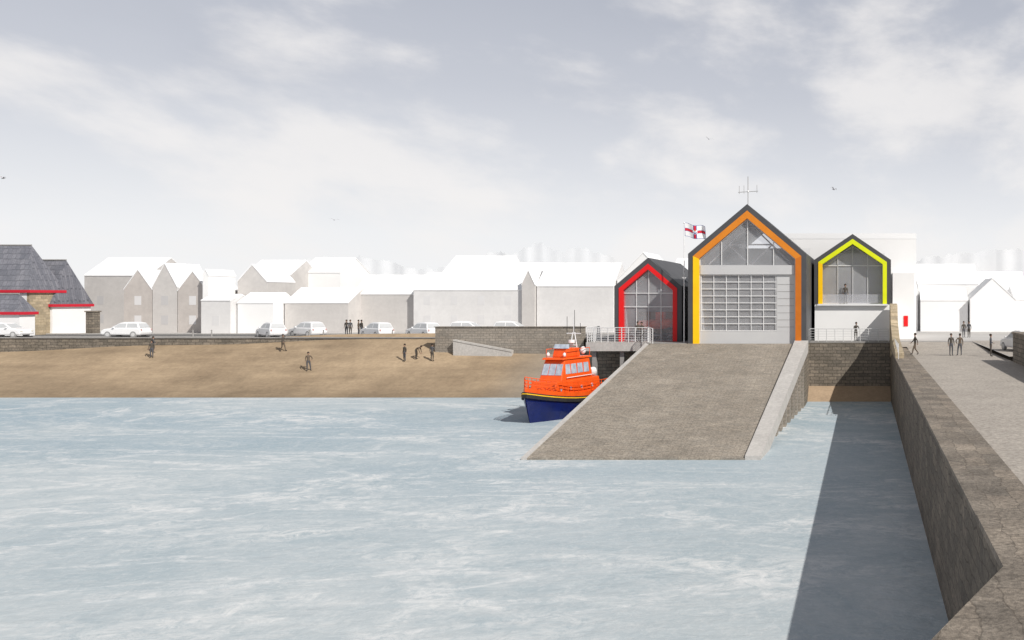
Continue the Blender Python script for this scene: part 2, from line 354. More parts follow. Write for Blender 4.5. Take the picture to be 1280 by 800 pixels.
# ------------------------------------------------------------------ railings
def railing(pts,h,label,rails=4,sp=1.0,thick=.03,group='steel railings on the quay'):
    P=[Vector(p) for p in pts]
    t=Thing('railing',tuple(P[0]),label,'railing',group)
    posts=[]
    for a,b in zip(P[:-1],P[1:]):
        L=(b-a).length; n=max(1,round(L/sp))
        for i in range(n+1):
            if i==0 and a is not P[0]: continue
            posts.append(a+(b-a)*i/n)
        for k in range(rails):
            z=h*(k+1)/rails
            t.add('rail',cyl(a+Vector((0,0,z)),b+Vector((0,0,z)),thick*(1.2 if k==rails-1 else .55),6),steel)
    for p in posts: t.add('post',cyl(p,p+Vector((0,0,h)),thick*1.2,6),steel)
    return t
railing([(-23.8,86.3,.76),(-23.8,82.6,.76),(-18.5,82.6,.76),(-18.3,81.2,.85),(-17.7,80.4,.75)],1.25,'white galvanised railing around the boathouse platform edge',6,.62,.035)
railing([(-4.9,84.5,.62),(-4.9,87.1,.62),(.4,87.1,.62),(2.2,86.9,.62)],1.15,'white steel railing on top of the stone quay wall',5,.75,.032)
railing([(2.55,80,.05),(2.55,71.0,.05)],1.1,'thin steel railing along the top edge of the pier',3,1.5,.025)
# ------------------------------------------------------------------ boathouses
def gring(x0,x1,zb,ze,za,t,y0,y1):
    xc=(x0+x1)/2
    sl=(za-ze)/(xc-x0); ang=math.atan(sl)
    dv=t/math.cos(ang)
    xi0=x0+t; xi1=x1-t; zai=za-dv; zei=zai-sl*(xc-xi0)
    o=[(x0,zb),(x0,ze),(xc,za),(x1,ze),(x1,zb)]
    i=[(xi0,zb),(xi0,zei),(xc,zai),(xi1,zei),(xi1,zb)]
    V=[];F=[];seg=[]
    for y in (y0,y1):
        V+=[(x,y,z) for x,z in o]+[(x,y,z) for x,z in i]
    for k in range(4):
        F.append((k,k+1,k+6,k+5)); seg.append(k)
        F.append((10+k,15+k,16+k,11+k)); seg.append(k)
        F.append((k,10+k,11+k,k+1)); seg.append(k)
        F.append((5+k,6+k,16+k,15+k)); seg.append(k)
    F.append((0,5,15,10)); seg.append(0); F.append((4,14,19,9)); seg.append(3)
    return (V,F),seg,i
def clip_h(inner,x):
    (x0,_),(_,ze),(xc,za),(x1,_),_=inner
    sl=(za-ze)/(xc-x0); return za-abs(x-xc)*sl
# --- main (orange)
t=Thing('boathouse',(-9.86,81,.62),'tall gabled lifeboat house with dark roof and orange front frame','boathouse',group='gabled boathouses on the quay')
x0,x1,zb,ze,za=-14.85,-4.87,.62,8.3,12.5
g,s,i1=gring(x0,x1,zb,ze,za,.42,81,101)
t.add('roof',g,darkroof)
g,s,il=gring(x0+.422,x1-.422,zb,i1[1][1]-.001,i1[2][1]-.002,.06,82.0,100.4)
t.add('bounce_lining',g,litin)  # white lining added under the dark roof to bounce light indoors
g,s,i2=gring(x0+.422,x1-.422,zb,i1[1][1]-.001,i1[2][1]-.002,.50,80.95,81.9)
t.add('front_frame',g,[amber,orange,orange,orange_d],mi=s,label='amber and orange painted gable frame')
g,s,i3=gring(x0+.925,x1-.925,zb,i2[1][1]-.001,i2[2][1]-.004,.08,81.25,81.5)
t.add('inner_frame',g,panel_grey)
gz=[(i3[0][0],7.35),(i3[0][0],i3[1][1]),(i3[2][0],i3[2][1]),(i3[4][0],i3[1][1]),(i3[4][0],7.35)]
win=t.add('gable_window',prism(gz,81.36,81.39),clear)
xc=(x0+x1)/2
for x in (xc-2.2,xc,xc+2.2):
    t.add('mullion',boxg(x-.04,x+.04,81.28,81.355,7.35,clip_h(i3,x)-.03),steel,parent=win)
for a,b in (((xc-3.6,7.5),(xc,i3[2][1]-.2)),((xc+3.6,7.5),(xc,i3[2][1]-.2)),((xc-1.9,9.2),(xc+1.9,9.2)),((xc-1.9,9.2),(xc,7.4)),((xc+1.9,9.2),(xc,7.4))):
    t.add('roof_truss',cyl((a[0],83.4,a[1]),(b[0],83.4,b[1]),.07,6),steel)
t.box('lintel',i3[0][0],i3[4][0],81.2,81.5,6.56,7.348,panel_grey)
dx0,dx1=i3[0][0],-7.4
door=t.box('roller_door',dx0,dx1,81.42,81.46,1.75,6.558,milky,label='glazed sectional roller door with white bars')
t.box('door_kick_panel',dx0,i3[4][0],81.36,81.5,.622,1.748,panel_grey)
for k in range(9):
    z=1.79+k*.59; t.box('door_rail',dx0+.01,dx1-.01,81.34,81.415,z-.03,z+.03,white_p,parent=door)
for k in range(7):
    x=dx0+.06+(dx1-dx0-.12)*k/6; t.box('door_stile',x-.025,x+.025,81.345,81.41,1.76,6.55,white_p,parent=door)
t.box('side_panel',dx1+.01,i3[4][0],81.36,81.5,1.752,6.556,panel_grey)
for k in range(7):
    t.box('side_panel_joint',dx1+.08,i3[4][0]-.05,81.345,81.358,2.1+k*.6,2.13+k*.6,concrete_grey)
t.box('rear_wall',x0+.49,x1-.49,95.5,95.9,.63,9.5,litin)
t.box('floor',x0+.49,x1-.49,82,95.4,.622,.66,litin)  # white floor added for the light it bounces
for k in range(4):
    t.box('storage_shelf',-11.2,-7.2,86.8,87.3,2.0+k*1.05,2.08+k*1.05,white_p)
for k in range(3): t.box('equipment_rack',-10.9+k*1.3,-10.1+k*1.3,86.85,87.25,2.1+1.05*(k%3),2.8+1.05*(k%3),midin)
t.box('work_bench',-13.0,-11.6,86.5,87.3,.67,1.7,midin)
a=Thing('radio_antenna',(-9.86,81.6,12.4),'thin steel radio antenna with a cross bar on the boathouse ridge','antenna')
a.add('mast',cyl((-9.86,81.6,12.35),(-9.86,81.6,14.9),.03,6),concrete_grey)
a.add('crossbar',cyl((-10.7,81.6,13.55),(-9.0,81.6,13.65),.025,6),concrete_grey)
for x,z in ((-10.6,13.55),(-9.1,13.63),(-10.2,13.58)):
    a.add('aerial',cyl((x,81.6,z-.15),(x,81.6,z+.55),.018,6),concrete_grey)
a.add('beacon',sphere((-9.86,81.6,13.62),.1),white_p)
# --- red
t=Thing('boathouse',(-18.9,84,.76),'small gabled boathouse with dark roof and bright red front frame','boathouse',group='gabled boathouses on the quay')
x0,x1,zb,ze,za=-21.85,-15.95,.765,5.6,8.1
g,s,i1=gring(x0,x1,zb,ze,za,.40,84,99)
t.add('roof',g,darkroof)
g,s,il=gring(x0+.402,x1-.402,zb,i1[1][1]-.001,i1[2][1]-.002,.06,84.9,98.4)
t.add('bounce_lining',g,litin)  # pale lining added to brighten the red unit's interior by bounce
g,s,i2=gring(x0+.402,x1-.402,zb,i1[1][1]-.001,i1[2][1]-.002,.38,83.95,84.8)
t.add('front_frame',g,red,label='bright red painted gable frame')
gz=[(i2[0][0]+.002,zb+.01),(i2[1][0]+.002,i2[1][1]-.01),(i2[2][0],i2[2][1]-.01),(i2[3][0]-.002,i2[3][1]-.01),(i2[4][0]-.002,zb+.01)]
win=t.add('glazed_front',prism(gz,84.36,84.39),clear)
for k in range(1,4):
    x=gz[0][0]+(gz[4][0]-gz[0][0])*k/4; t.add('mullion',boxg(x-.03,x+.03,84.28,84.355,zb+.01,clip_h(i2,x)-.04),steel,parent=win)
t.box('transom',gz[0][0],gz[4][0],84.27,84.355,3.75,3.83,steel,parent=win)
t.box('transom',gz[0][0]+.01,gz[4][0]-.01,84.27,84.355,4.95,5.02,steel,parent=win)
t.box('rear_wall',x0+.47,x1-.47,89.6,89.8,.77,6.5,litin)
t.box('timber_panel',x0+.6,x1-1.6,89.5,89.59,.81,3.3,warmin)
t.box('floor',x0+.47,x1-.47,84.9,89.5,.766,.80,litin)  # pale floor put in to throw light back up
for a_,b_ in (((-20.9,5.2),(-18.9,7.0)),((-16.9,5.2),(-18.9,7.0)),((-20.6,5.2),(-17.2,5.2))):
    t.add('roof_truss',cyl((a_[0],85.4,a_[1]),(b_[0],85.4,b_[1]),.06,6),steel)
# --- yellow
t=Thing('boathouse',(-1.04,89,.62),'white gabled building with dark roof and lime yellow upper window frame','boathouse',group='gabled boathouses on the quay')
x0,x1,ze,za=-4.62,2.50,8.1,10.5
g,s,i1=gring(x0,x1,4.0,ze,za,.38,89,102.8)
t.add('roof',g,darkroof)
g,s,il=gring(x0+.382,x1-.382,4.11,i1[1][1]-.001,i1[2][1]-.002,.06,90.1,98.1)
t.add('bounce_lining',g,litin)  # added white lining, bounces daylight round the upper room
g,s,i2=gring(x0+.382,x1-.382,4.02,i1[1][1]-.001,i1[2][1]-.002,.38,88.95,89.8)
t.add('front_frame',g,[amber,lime,lime,lime],mi=[0 if k==0 else 1 for k in s],label='lime and amber yellow painted gable frame')
t.box('lower_wall',x0+.05,x1-.05,89.05,102.6,.622,3.998,white_wall)
t.box('balcony_slab',x0+.3,x1-.3,88.7,89.6,3.86,4.01,white_p)
gz=[(i2[0][0],4.1),(i2[0][0],i2[1][1]-.01),(i2[2][0],i2[2][1]-.01),(i2[3][0],i2[3][1]-.01),(i2[4][0],4.1)]
win=t.add('glazed_front',prism(gz,90.0,90.03),clear)
for k in (1,2,3):
    x=gz[0][0]+(gz[4][0]-gz[0][0])*k/4; t.add('mullion',boxg(x-.025,x+.025,89.92,89.995,4.1,clip_h(i2,x)-.04),steel,parent=win)
t.box('transom',gz[0][0],gz[4][0],89.92,89.995,7.55,7.63,steel,parent=win)
for a_,b_ in (((-3.4,7.8),(-1.06,9.5)),((1.3,7.8),(-1.06,9.5))):
    t.add('roof_truss',cyl((a_[0],91.4,a_[1]),(b_[0],91.4,b_[1]),.06,6),steel)
t.box('rear_wall',x0+.45,x1-.45,95.2,95.5,4.11,9.0,litin)
t.box('upper_floor',x0+.4,x1-.4,89.9,98.1,4.002,4.1,litin)
t.box('balustrade',i2[0][0]+.02,i2[4][0]-.02,89.3,89.33,4.082,4.9,clear)
t=Thing('white_hall',(-2,103,.3),'plain large white building standing behind the gabled boathouses','building')
t.box('wall',-9,5.6,103.0,114,.3,10.9,white_wall)
t.add('roof',boxg(-9.02,5.62,102.98,114.1,10.902,11.5),white_roof)
t.box('wall',3.0,5.3,100.5,102.97,.3,7.2,white_wall,label='lower white side annex wall')
t.box('sign_board',4.15,4.60,100.42,100.49,1.6,2.7,red,label='red lifebuoy cabinet')
t=Thing('inflatable_boat',(-18.0,87.2,.78),'small orange inshore rescue boat kept inside the red-framed boathouse','boat')
def tube(path,r,seg=10):
    g=[]
    for a,b in zip(path[:-1],path[1:]): g.append(cyl(a,b,r,seg))
    for p in path[1:-1]: g.append(sphere(p,r,seg,6))
    return merge(g)
dy=-.7
t.add('tube_hull',tube([(-19.9,88.6+dy,2.2),(-17.9,88.6+dy,2.2),(-17.0,88.0+dy,2.4),(-16.85,87.2+dy,2.5),(-17.0,86.4+dy,2.4),(-17.9,85.8+dy,2.2),(-19.9,85.8+dy,2.2)],.42),boat_orange,smooth=True)
t.box('floor',-19.8,-17.2,85.9+dy,88.5+dy,1.75,1.95,black_rub)
t.box('console',-18.7,-17.9,86.8+dy,87.6+dy,2.05,3.3,boat_orange)
t.box('outboard_engine',-20.35,-19.95,87.0+dy,87.4+dy,1.5,2.9,black_rub)
t.box('trailer_frame',-19.9,-17.1,86.9+dy,87.5+dy,1.15,1.3,steel)
for x in (-19.2,-17.7):
    for y in (86.1+dy,88.2+dy): t.add('trailer_wheel',cyl((x,y-.1,1.14),(x,y+.1,1.14),.33,14),black_rub)
# --- flagpole and flag
t=Thing('flagpole',(-15.4,82.2,.62),'slim white flagpole standing between two boathouses','flagpole')
t.add('pole',cyl((-15.4,82.2,.62),(-15.4,82.2,10.95),.055,8,.035),white_p)
t.add('finial',sphere((-15.4,82.2,11.0),.09),white_p)
fl=Thing('flag',(-15.35,82.2,9.6),'white lifeboat flag with blue-edged red cross and crowned emblem','flag')
nxf,nzf=60,36; W_,H_=1.8,1.15; V=[];F=[];mi=[]
for j in range(nzf+1):
    for i in range(nxf+1):
        u=i/nxf; w=j/nzf
        V.append((-15.33+u*W_-.05*w,82.2+.22*math.sin(u*9+w)*u,9.78+w*H_-.30*u*u+.09*math.sin(u*8+1)))
for j in range(nzf):
    for i in range(nxf):
        a=j*(nxf+1)+i; F.append((a,a+1,a+nxf+2,a+nxf+1))
        u=(i+.5)/nxf; w=(j+.5)/nzf; dx=abs(u-.5)*W_; dz=abs(w-.5)*H_
        c=0
        if dx<.14 or dz<.14: c=2
        if dx<.09 or dz<.09: c=1
        if dx*dx+dz*dz<.20**2:
            c=0
            if dx<.03 or (w<.5 and abs(math.hypot(dx,dz)-.13)<.03): c=2
            if w>.60 and dx<.09: c=1
            if w>.58 and w<.61 and dx<.1: c=3
        if u<.012 or w<.02 or w>.98 or u>.985: c=2
        mi.append(c)
fl.add('cloth',(V,F),[flag_w,flag_r,flag_b,flag_y],mi=mi,smooth=True)
# ------------------------------------------------------------------ houses
def house(X0,X1,Y0,depth,ze,zr,axis,label,wallm=None,zb=.3,wins=True,name='terraced_house',roofm=white_roof,door=True,over=.06,group='white roofed houses along the seafront'):
    wallm=wallm or grey_wall
    if wallm is white_wall: wins=False
    t=Thing(name,((X0+X1)/2,Y0,zb),label,'house',group)
    Y1=Y0+depth
    if axis=='x':
        ym=(Y0+Y1)/2
        v=[(X0,Y0,zb),(X0,Y1,zb),(X0,Y1,ze),(X0,ym,zr),(X0,Y0,ze)]
        v+= [(X1,y,z) for _,y,z in v]
        f=[(0,1,2,3,4),(9,8,7,6,5),(0,4,9,5),(1,6,7,2),(4,3,8,9),(3,2,7,8),(0,5,6,1)]
        t.add('wall',(v,f),wallm)
        sl=(zr-ze)/(ym-Y0); o=over
        rv=[(y,z) for y,z in ((Y0-o,ze-o*sl+.02),(ym,zr+.02),(Y1+o,ze-o*sl+.02),(Y1+o,ze-o*sl+.14),(ym,zr+.16),(Y0-o,ze-o*sl+.14))]
        v=[(X0-.03,y,z) for y,z in rv]+[(X1+.03,y,z) for y,z in rv]
        f=[(0,1,4,5),(1,2,3,4),(6,11,10,7),(7,10,9,8),(0,6,7,1),(1,7,8,2),(2,8,9,3),(3,9,10,4),(4,10,11,5),(5,11,6,0)]
        t.add('roof',(v,f),roofm)
    else:
        xm=(X0+X1)/2
        t.add('wall',prism([(X0,zb),(X1,zb),(X1,ze),(xm,zr),(X0,ze)],Y0,Y1),wallm)
        sl=(zr-ze)/(X1-xm); o=.05
        rv=[(X0-o,ze-o*sl+.02),(xm,zr+.02),(X1+o,ze-o*sl+.02),(X1+o,ze-o*sl+.14),(xm,zr+.17),(X0-o,ze-o*sl+.14)]
        v=[(x,Y0-.05,z) for x,z in rv]+[(x,Y1+.1,z) for x,z in rv]
        f=[(0,1,4,5),(1,2,3,4),(6,11,10,7),(7,10,9,8),(0,6,7,1),(1,7,8,2),(2,8,9,3),(3,9,10,4),(4,10,11,5),(5,11,6,0)]
        t.add('roof',(v,f),roofm)
    if wins:
        W=X1-X0; n=max(1,int(W/3.0)); floors=[zb+1.0] + ([zb+3.4] if ze-zb>4.7 else [])
        di=random.randrange(n)
        pm=pale_glass if wallm is grey_wall else pale_w
        for fi,z in enumerate(floors):
            for k in range(n):
                x=X0+W*(k+.5)/n
                if z+1.2>ze-.1: continue
                if fi==0 and k==di and door and n>1:
                    t.box('door',x-.45,x+.45,Y0-.015,Y0-.003,zb+.005,zb+2.05,pm); continue
                t.box('window',x-.42,x+.42,Y0-.015,Y0-.003,z,z+1.1,pm)
    return t
pale_w=M('whitish_window_glass',(.66,.65,.65),(.70,.695,.70),.6,rough=.5,spec=.1)
brownish=M('grey_brown_render',(.56,.52,.49),(.46,.425,.40),.2,fine=(1.2,.08))
hl='white-roofed house with pale grey rendered front facing the promenade'
gl='narrow house with a pale grey street gable and white roof'
house(-100.7,-92.4,124,8,7.4,9.8,'x','wide white-roofed house rising behind the gabled terrace',wallm=grey_wall)
house(-90.95,-87.55,118,6,5.6,7.95,'y',gl,wallm=brownish)
house(-87.45,-84.45,118,6,5.9,8.7,'y','narrow house with the tallest pale grey gable of a row')
house(-84.35,-80.7,118,6,5.4,7.75,'y',gl,wallm=brownish)
house(-80.6,-79.9,117,5,7.3,7.9,'y','very narrow white party wall building between houses',wallm=white_wall,wins=False)
house(-82.5,-76.4,128,7,7.6,9.6,'x','white-roofed house behind smaller gabled cottages',wins=False)
house(-79.6,-75.9,122,6,6.6,8.7,'y',gl,wins=False)
house(-77.7,-72.0,132,8,8.0,10.1,'x','white house with a long bright roof set back from the street',wallm=white_wall,wins=False)
house(-79.4,-75.9,115,4,4.2,4.9,'x','small grey cottage with low white roof',wallm=grey_wall2)
house(-75.7,-71.4,116,5,3.9,5.1,'x','low white garage building beside the cottages',wallm=white_wall,wins=False)
house(-71.2,-63.4,118,7,3.9,5.75,'x','long low cottage with white roof and grey front',wins=False)
house(-67.3,-65.3,128,8,5.8,7.3,'y',gl,wins=False)
house(-64.4,-56.6,121,7,5.0,7.4,'x',hl,wins=False)
house(-56.3,-42.8,120,8,5.5,7.7,'x','long terrace block with white roof and grey shopfronts',wallm=grey_wall2)
house(-58.0,-49.5,132,9,7.9,10.4,'x','taller white house rising behind the terrace block',wallm=white_wall,wins=False)
house(-49.3,-43,131,9,7.2,9.4,'x','white house rising behind the terrace block',wallm=white_wall,wins=False)
house(-42.6,-41.0,119.5,9,6.2,7.9,'y',gl,wins=False)
house(-40.9,-31.3,120,8,6.0,8.95,'x',hl,wallm=grey_wall2,wins=False)
house(-31.1,-24.6,121,9,6.8,10.2,'y','broad white gabled house behind the red-framed boathouse',wallm=white_wall)
house(-24.4,-12,121,9,6.8,9.6,'x','white-roofed house partly hidden by the tall boathouse',wallm=white_wall)
house(7.0,15.6,131,9,6.4,9.2,'x','white house with broad bright roof beyond the pier road',wallm=white_wall)
house(15.8,22.6,133,9,5.6,8.2,'x','white house with lower bright roof beyond the pier road',wallm=white_wall)
house(7.2,13.2,122,6,4.2,5.7,'x','low white building with shallow roof facing the pier',wallm=white_wall)
house(13.4,19.1,121,8,4.3,6.9,'y','white gabled building facing the pier road',wallm=white_wall)
house(19.3,30,123,8,4.3,6.0,'x','long low white building facing the pier road',wallm=white_wall)
house(5.7,7.0,124,8,5.9,8.3,'y','slim white gable building next to the hall',wallm=white_wall,wins=False)
def hiphouse(X0,X1,Y0,Y1,ze,zr,ym,xr,label,frontm,sidem,zb=.3):
    t=Thing('lifeboat_station',((X0+X1)/2,Y0,zb),label,'building')
    t.box('wall',X0+.2,X1-.5,Y0+.2,Y1-.2,zb,ze,frontm)
    t.box('gable_wall',X1-.498,X1-.2,Y0+.2,Y1-.2,zb,ze,sidem)
    v=[(X0,Y0,ze),(X1,Y0,ze),(X1,Y1,ze),(X0,Y1,ze),(X0,ym,zr),(xr,ym,zr)]
    t.add('roof',(v,[(0,1,5,4),(1,2,5),(2,3,4,5),(0,4,3),(3,2,1,0)]),slate)
    v,f=boxg(X0-.02,X1+.06,Y0-.06,Y0+.10,ze-.26,ze+.06); t.add('fascia',(v,f),slate_red)
    v,f=boxg(X1-.10,X1+.06,Y0+.102,Y1,ze-.26,ze+.055); t.add('fascia',(v,f),slate_red)
    v=[Vector((X0,ym,zr)),Vector((xr,ym,zr))]
    t.add('ridge_tiles',cyl(v[0]+Vector((0,0,.02)),v[1]+Vector((0,0,.02)),.10,6),concrete_grey)
    return t
hiphouse(-125,-95.25,109.6,114.6,5.42,10.7,112.1,-97.2,'tall slate-roofed stone building with red fascia boards',white_wall,beige_stone)
hiphouse(-103,-95.0,112.4,118.4,3.77,9.1,115.4,-95.9,'white rendered building with steep slate roof and red eaves',white_wall,white_wall)
hiphouse(-125,-94.1,107.0,109.4,2.95,5.0,108.2,-95.2,'low white extension with slate roof and red eaves',white_wall,white_wall)
t=Thing('stone_outbuilding',(-90.8,112.9,.3),'small dark rubble stone outbuilding beside the slate-roofed station','outbuilding')
t.box('wall',-91.2,-90.4,112.5,113.6,.3,2.9,rubble); t.box('coping',-91.3,-90.3,112.4,113.7,2.902,3.05,coping)
# ------------------------------------------------------------------ cars
def make_car(loc,rot,label):
    t=Thing('parked_car',loc,label,'car','white cars parked along the seafront',rot,world=False)
    prof=[(-2.05,.26),(-2.2,.55),(-2.12,.95),(-1.9,1.02),(1.0,1.04),(1.9,.90),(2.18,.62),(2.15,.30)]
    def body(prof,y):
        n=len(prof); v=[(x,-y,z) for x,z in prof]+[(x,y,z) for x,z in prof]
        return v,[tuple(range(n)),tuple(range(2*n-1,n-1,-1))]+[(i,(i+1)%n,(i+1)%n+n,i+n) for i in range(n)]
    t.add('body',body(prof,.88),car_white,bevel=.12)
    b=[(-2.0,1.0),(1.15,1.0)]; tp=[(-1.7,1.56),(-1.2,1.66),(-.2,1.66),(.25,1.56)]
    yb,yt=.82,.64
    pr=[(b[0][0],b[0][1],yb),(tp[0][0],tp[0][1],yt),(tp[1][0],tp[1][1],yt-.04),(tp[2][0],tp[2][1],yt-.04),(tp[3][0],tp[3][1],yt),(b[1][0],b[1][1],yb)]
    n=len(pr); v=[(x,-y,z) for x,z,y in pr]+[(x,y,z) for x,z,y in pr]
    cab=t.add('cabin',(v,[tuple(range(n)),tuple(range(2*n-1,n-1,-1))]+[(i,(i+1)%n,(i+1)%n+n,i+n) for i in range(n)]),car_white,bevel=.07)
    def yat(z): return yb+(yt-yb)*(z-1.0)/(.56)
    for s in (-1,1):
        for xa,xb_,xc_,xd in ((-1.80,-.62,-.62,-1.62),(-.52,.85,.20,-.52)):
            q=[(xa,1.08),(xb_,1.08),(xc_,1.50),(xd,1.50)]
            v=[(x,s*(yat(z)+.012),z) for x,z in q]+[(x,s*(yat(z)-.02),z) for x,z in q]
            t.add('side_window',(v,[(0,1,2,3),(7,6,5,4),(0,4,5,1),(1,5,6,2),(2,6,7,3),(3,7,4,0)]),car_glass,parent=cab)
    def strip(x0_,z0_,x1_,z1_,y0_,y1_,off):
        v=[(x0_+off,-y0_,z0_),(x0_+off,y0_,z0_),(x1_+off,y1_,z1_),(x1_+off,-y1_,z1_),(x0_,-y0_,z0_),(x0_,y0_,z0_),(x1_,y1_,z1_),(x1_,-y1_,z1_)]
        return v,[(0,1,2,3),(7,6,5,4),(0,4,5,1),(1,5,6,2),(2,6,7,3),(3,7,4,0)]
    t.add('windscreen',strip(1.04,1.08,.36,1.51,.72,.58,.035),car_glass,parent=cab)
    t.add('rear_window',strip(-1.97,1.08,-1.74,1.51,.70,.56,-.03),car_glass,parent=cab)
    for x in (-1.38,1.38):
        for s in (-1,1):
            w=t.add('wheel',cyl((x,s*.68,.33),(x,s*.90,.33),.33,18),tyre)
            t.add('rim',cyl((x,s*.88,.33),(x,s*.915,.33),.2,12),rimm,parent=w)
    for s in (-1,1):
        t.box('headlight',2.0,2.2,s*.68-.13,s*.68+.13,.62,.76,lampm,bevel=.02)
        t.box('tail_light',-2.2,-2.1,s*.72-.08,s*.72+.08,.7,.92,tail,bevel=.02)
        t.box('door_mirror',.60,.77,s*.95-.09,s*.95+.09,1.02,1.15,car_white,bevel=.02)
    t.box('bumper',2.08,2.26,-.8,.8,.32,.5,panel_grey,bevel=.03)
    return t
c0=make_car((-79.9,104.0,.31),math.pi,'white hatchback car parked side-on beside the sea wall')
C=[(-92.8,104.0,0,'white car parked in front of the slate-roofed station'),(-64.4,104.3,2.45,'white car parked at an angle by the low garage'),(-61.2,105.6,2.65,'white car parked close behind another white car'),
   (-53.0,104.5,2.5,'white car parked near a group of pedestrians'),(-47.8,104.2,2.55,'white car parked at the end of the stone parapet'),(-44.0,107,0,'white car mostly hidden behind the stone parapet'),(-39.5,108,0,'white car mostly hidden behind the stone parapet')]
for x,y,r,l in C: copy_thing(c0.e,(x,y,.308),r,l,1.0 if y>105 else .98)
copy_thing(c0.e,(12.6,77.5,.31),math.pi/2+.25,'white car parked on the pier road beside the parapet')
b0=Thing('bollard',(-72,103.0,.3),'short dark bollard on the promenade edge','bollard','bollards along the promenade')
b0.add('post',cyl((-72,103.0,.3),(-72,103.0,1.05),.08,8,.06),concrete_grey); b0.add('cap',sphere((-72,103.0,1.08),.08,8,5),concrete_grey)
for x in (-70,-59.5,-58,-50.6): copy_thing(b0.e,(x,103.0,.3),0)
# ------------------------------------------------------------------ lifeboat
B=Thing('lifeboat',(-23.5,75.0,-4.6),'orange and navy rescue lifeboat with yellow-edged fender afloat beside the slipway','boat',rot=math.atan2(-9,-1.9),world=False)
B.e.scale=(.86,.77,1.04)
st=[-5.6,-4.5,-3,-1.5,0,1.5,3,4.2,5.1,5.8,6.3]
bd=[2.0,2.12,2.22,2.28,2.3,2.22,1.95,1.5,1.0,.5,.06]
zd=[1.35,1.35,1.36,1.4,1.46,1.55,1.68,1.83,1.97,2.1,2.2]
bw=[1.75,1.85,1.95,2.0,1.95,1.75,1.35,.9,.5,.2,.02]
V=[];F=[]
for i,x in enumerate(st):
    k=max(0,(x-2.5)/3.8); xr=x-.75*k**1.5
    sec=[(x,bd[i],zd[i]),(x-.12*k,bd[i]*.985,zd[i]*.72),((x+xr)/2,(bd[i]*.55+bw[i]*.45),zd[i]*.38),(xr,bw[i],.02),(xr-.15*k,bw[i]*.7,-.45),(xr-.3*k,.0,-.75)]
    ring=sec+[(p[0],-p[1],p[2]) for p in reversed(sec[:-1])]
    V+=ring
m_=11
for i in range(len(st)-1):
    for j in range(m_-1):
        a=i*m_+j; F.append((a,a+1,a+m_+1,a+m_))
F.append(tuple(range(m_))); F.append(tuple(range((len(st)-1)*m_,len(st)*m_)))
B.add('hull',(V,F),boat_blue,smooth=False)
V=[];F=[]
for i,x in enumerate(st): V+=[(x,bd[i]-.03,zd[i]+.01),(x,-bd[i]+.03,zd[i]+.01)]
for i in range(len(st)-1): F.append((2*i,2*i+1,2*i+3,2*i+2))
B.add('deck',(V,F),boat_orange)
def sheer(off,z0,z1,th):
    V=[];F=[]
    pts=[(st[i],bd[i],zd[i]) for i in range(len(st))]+[(st[i],-bd[i],zd[i]) for i in range(len(st)-1,-1,-1)]
    n=len(pts)
    for x,y,z in pts:
        s=1 if y>0 else -1
        nx_=.35 if x>5 else (.12 if x>3 else 0)
        V+=[(x+nx_*off,y+s*off,z+z0),(x+nx_*off,y+s*off,z+z1),(x+nx_*(off-th),y+s*(off-th),z+z1),(x+nx_*(off-th),y+s*(off-th),z+z0)]
    for i in range(n-1):
        for k in range(4):
            F.append((4*i+k,4*i+(k+1)%4,4*i+4+(k+1)%4,4*i+4+k))
    F.append((0,1,2,3)); F.append((4*n-4,4*n-3,4*n-2,4*n-1))
    return V,F
B.add('fender',sheer(.16,-.36,.05,.17),black_rub)
B.add('fender_stripe',sheer(.175,-.10,-.03,.02),yellow_p)
B.add('bulwark',sheer(-.02,.052,.34,.06),boat_orange)
def frust(x0,x1,y,z0,x0t,x1t,yt,z1):
    v=[(x0,-y,z0),(x1,-y*.82,z0),(x1,y*.82,z0),(x0,y,z0),(x0t,-yt,z1),(x1t,-yt*.84,z1),(x1t,yt*.84,z1),(x0t,yt,z1)]
    return v,[(0,3,2,1),(4,5,6,7),(0,1,5,4),(1,2,6,5),(2,3,7,6),(3,0,4,7)]
B.add('trunk_cabin',frust(-4.3,4.0,1.75,1.36,-4.1,3.2,1.6,2.75),boat_orange,bevel=.10)
wh=B.add('wheelhouse',frust(-3.0,2.3,1.52,2.7,-2.7,1.45,1.30,4.25),boat_orange,bevel=.10)
B.add('wheelhouse_roof',frust(-3.0,1.85,1.45,4.26,-2.9,1.7,1.37,4.40),boat_orange,bevel=.04)
def whside(x,z,s,off):
    k=(z-2.7)/1.55; xa=-3+.3*k; xb=2.3-.85*k; ya=1.52+(1.30-1.52)*k; yb_=1.52*.82+(1.30*.84-1.52*.82)*k
    u=(x-xa)/(xb-xa); return s*(ya+(yb_-ya)*u+off)
for s in (-1,1):
    for xa,xb_ in ((-2.4,-1.5),(-1.35,-.45),(-.3,.6),(.72,1.5)):
        q=[(xa,3.2),(xb_,3.2),(xb_-.05,3.92),(xa+.05,3.92)]
        v=[(x,whside(x,z,s,.03),z) for x,z in q]+[(x,whside(x,z,s,-.04),z) for x,z in q]
        B.add('side_window',(v,[(0,1,2,3),(7,6,5,4),(0,4,5,1),(1,5,6,2),(2,6,7,3),(3,7,4,0)]),boat_glass,parent=wh)
for y0_,y1_ in ((-1.08,-.42),(-.34,.34),(.42,1.08)):
    def fx(z): return 2.3-.85*(z-2.7)/1.55
    v=[(fx(3.15)+.04,y0_,3.15),(fx(3.15)+.04,y1_,3.15),(fx(3.95)+.04,y1_*.95,3.95),(fx(3.95)+.04,y0_*.95,3.95)]
    v+=[(x-.08,y,z) for x,y,z in v]
    B.add('windscreen',(v,[(0,1,2,3),(7,6,5,4),(0,4,5,1),(1,5,6,2),(2,6,7,3),(3,7,4,0)]),boat_glass,parent=wh)
